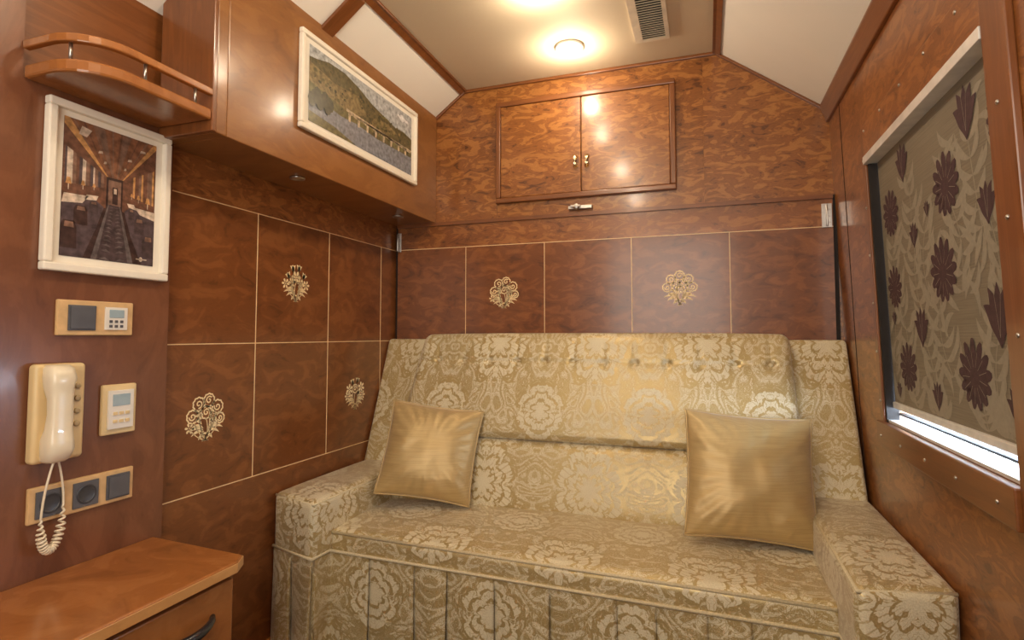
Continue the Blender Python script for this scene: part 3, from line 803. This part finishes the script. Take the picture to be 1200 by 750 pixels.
# soft gathered skirt
mb=M()
path=[(-1.484,1.668),(-1.264,1.602),(-1.262,1.694),(.302,1.642),(.306,1.472),(.520,1.528)]
cols=[]; sr=random.Random(11)
for i in range(len(path)-1):
    a=Vector(path[i]);b2=Vector(path[i+1]);L=(b2-a).length
    dirn=(b2-a).normalized(); nr=Vector((dirn.y,-dirn.x))
    if L<.12:
        for k in range(5): cols.append((a+(b2-a)*k/5,nr,0,0,dirn))
        continue
    np_=max(1,round(L/.15)); ws=[sr.uniform(.6,1.4) for _ in range(np_)]; tot=sum(ws); c0=0
    for q in range(np_):
        seg=L*ws[q]/tot; dp=sr.uniform(.6,1.15)
        for k in range(14):
            t=k/14; cols.append((a+dirn*(c0+seg*t),nr,(.012*math.sin(pi*t)+.010*t*t)*dp,0,dirn))
        for dep,sh in ((.012,.003),(.004,-.001),(-.006,-.008),(-.011,-.011),(-.013,-.006),(-.008,.0)):
            cols.append((a+dirn*(c0+seg),nr,dep*dp,sh*dp,dirn))
        c0+=seg
cols.append((Vector(path[-1]),Vector((0,-1)),0,0,Vector((1,0))))
vs=[];rows=14;n=len(cols)
for r in range(rows+1):
    t=r/rows; z=-.755-.375*t
    for j,(p,nr,dep,sh,dr) in enumerate(cols):
        k=.25+1.5*t**.75
        wob=.007*math.sin(j*.19+2.2*t)*t
        q=p+nr*(dep*k+wob)+dr*sh*k
        vs.append((q.x,q.y,z))
fs=[(r*n+i,r*n+i+1,(r+1)*n+i+1,(r+1)*n+i) for r in range(rows) for i in range(n-1)]
mb.add(vs,fs,0,smooth=True)
mb.obj('skirt',[DAM],0,e,flatart=True)
mb=M(); mb.box(-1.47,.50,1.76,2.44,-1.145,-.79); mb.obj('base',[DAM],.01,e)

def pillow(name,loc,size,rz,tilt,roll,seed):
    n=40; vs=[];fs=[]; sz=size/2; T=.065
    for side in (1,-1):
        for i in range(n+1):
            for j in range(n+1):
                s=-1+2*i/n; t=-1+2*j/n
                s=math.sin(s*pi/2)*.5+s*.5; t=math.sin(t*pi/2)*.5+t*.5
                x=s*sz*(1-.055*(1-t*t)*1); y=t*sz*(1-.055*(1-s*s)*1)
                h=T*((1-abs(s)**2.6)*(1-abs(t)**2.6))**.62
                h*=1+.18*noise.noise(Vector((s*2+seed,t*2,side)))
                ed=max(abs(s),abs(t)); an=math.atan2(t,s)
                h+=.006*math.sin(an*22+seed+2*math.sin(an*3))*(ed**3)*(1-ed)*4
                vs.append((x,side*-h,y))
        b=0 if side==1 else (n+1)**2
        for i in range(n):
            for j in range(n):
                i0=b+i*(n+1)+j; fs.append((i0,i0+1,i0+n+2,i0+n+1))
    R=Matrix.Rotation(rz,3,'Z')@Matrix.Rotation(tilt,3,'X')@Matrix.Rotation(roll,3,'Y')
    wv=[R@Vector(v)+Vector(loc) for v in vs]
    mb=M(); mb.add(wv,fs,0,smooth=True)
    edge=[]
    for q in range(4):
        for k in range(24):
            u=-1+2*k/24
            s,t={0:(u,-1),1:(1,u),2:(-u,1),3:(-1,-u)}[q]
            edge.append(R@Vector((s*sz*(1-.055*(1-t*t)),0,t*sz*(1-.055*(1-s*s))))+Vector(loc))
    mb.tube(edge,.0035,6,0,True)
    return mb.obj(name,[SATIN],0,weld=True)
pillow('throw_pillow',(-1.055,2.045,-.464),.375,math.radians(20),math.radians(-20),math.radians(8),1)
pillow('throw_pillow',(.125,2.030,-.463),.412,math.radians(12),math.radians(-20),math.radians(4.5),5)

# ------------------------------------------------------------ lights
def light(name,kind,loc,power,col=(1,.82,.58),size=.05,rot=None,sy=None):
    l=bpy.data.lights.new(name,kind); l.energy=power; l.color=col
    if kind=='AREA':
        l.size=size
        if sy: l.shape='RECTANGLE'; l.size_y=sy
    else: l.shadow_soft_size=size
    o=bpy.data.objects.new(name,l); o.location=(loc[0],loc[1],loc[2]+H)
    if rot: o.rotation_euler=rot
    bpy.context.scene.collection.objects.link(o); return o
WARM=(1,.82,.60)
for i,(x,y) in enumerate(lamps):
    light('downlight_bulb_%d'%i,'POINT',(x,y,ZC-.075),(4.5,3.5,8,11)[i],WARM,.035)
light('rear_fill_light','AREA',(-.35,-.62,.35),26,(1,.91,.79),1.1,(math.radians(88),0,0),1.2)  # fill added behind the camera
light('window_daylight','AREA',(.60,1.62,-.235),16,(.62,.79,1),.05,(0,math.radians(90),0),.75)

w=bpy.data.worlds.new('World'); bpy.context.scene.world=w; w.use_nodes=True
bg=w.node_tree.nodes['Background']; bg.inputs[0].default_value=(.82,.92,1,1); bg.inputs[1].default_value=3

cd=bpy.data.cameras.new('Camera'); cam=bpy.data.objects.new('Camera',cd)
cd.sensor_width=36; cd.lens=36*658/1200; cd.shift_y=-16.5/1200; cd.clip_start=.02
cam.location=(0,0,H); cam.rotation_euler=(math.radians(93),0,math.radians(19.1))
bpy.context.scene.collection.objects.link(cam); bpy.context.scene.camera=cam
vs_=bpy.context.scene.view_settings; vs_.view_transform='Standard'; vs_.look='None'; vs_.exposure=0
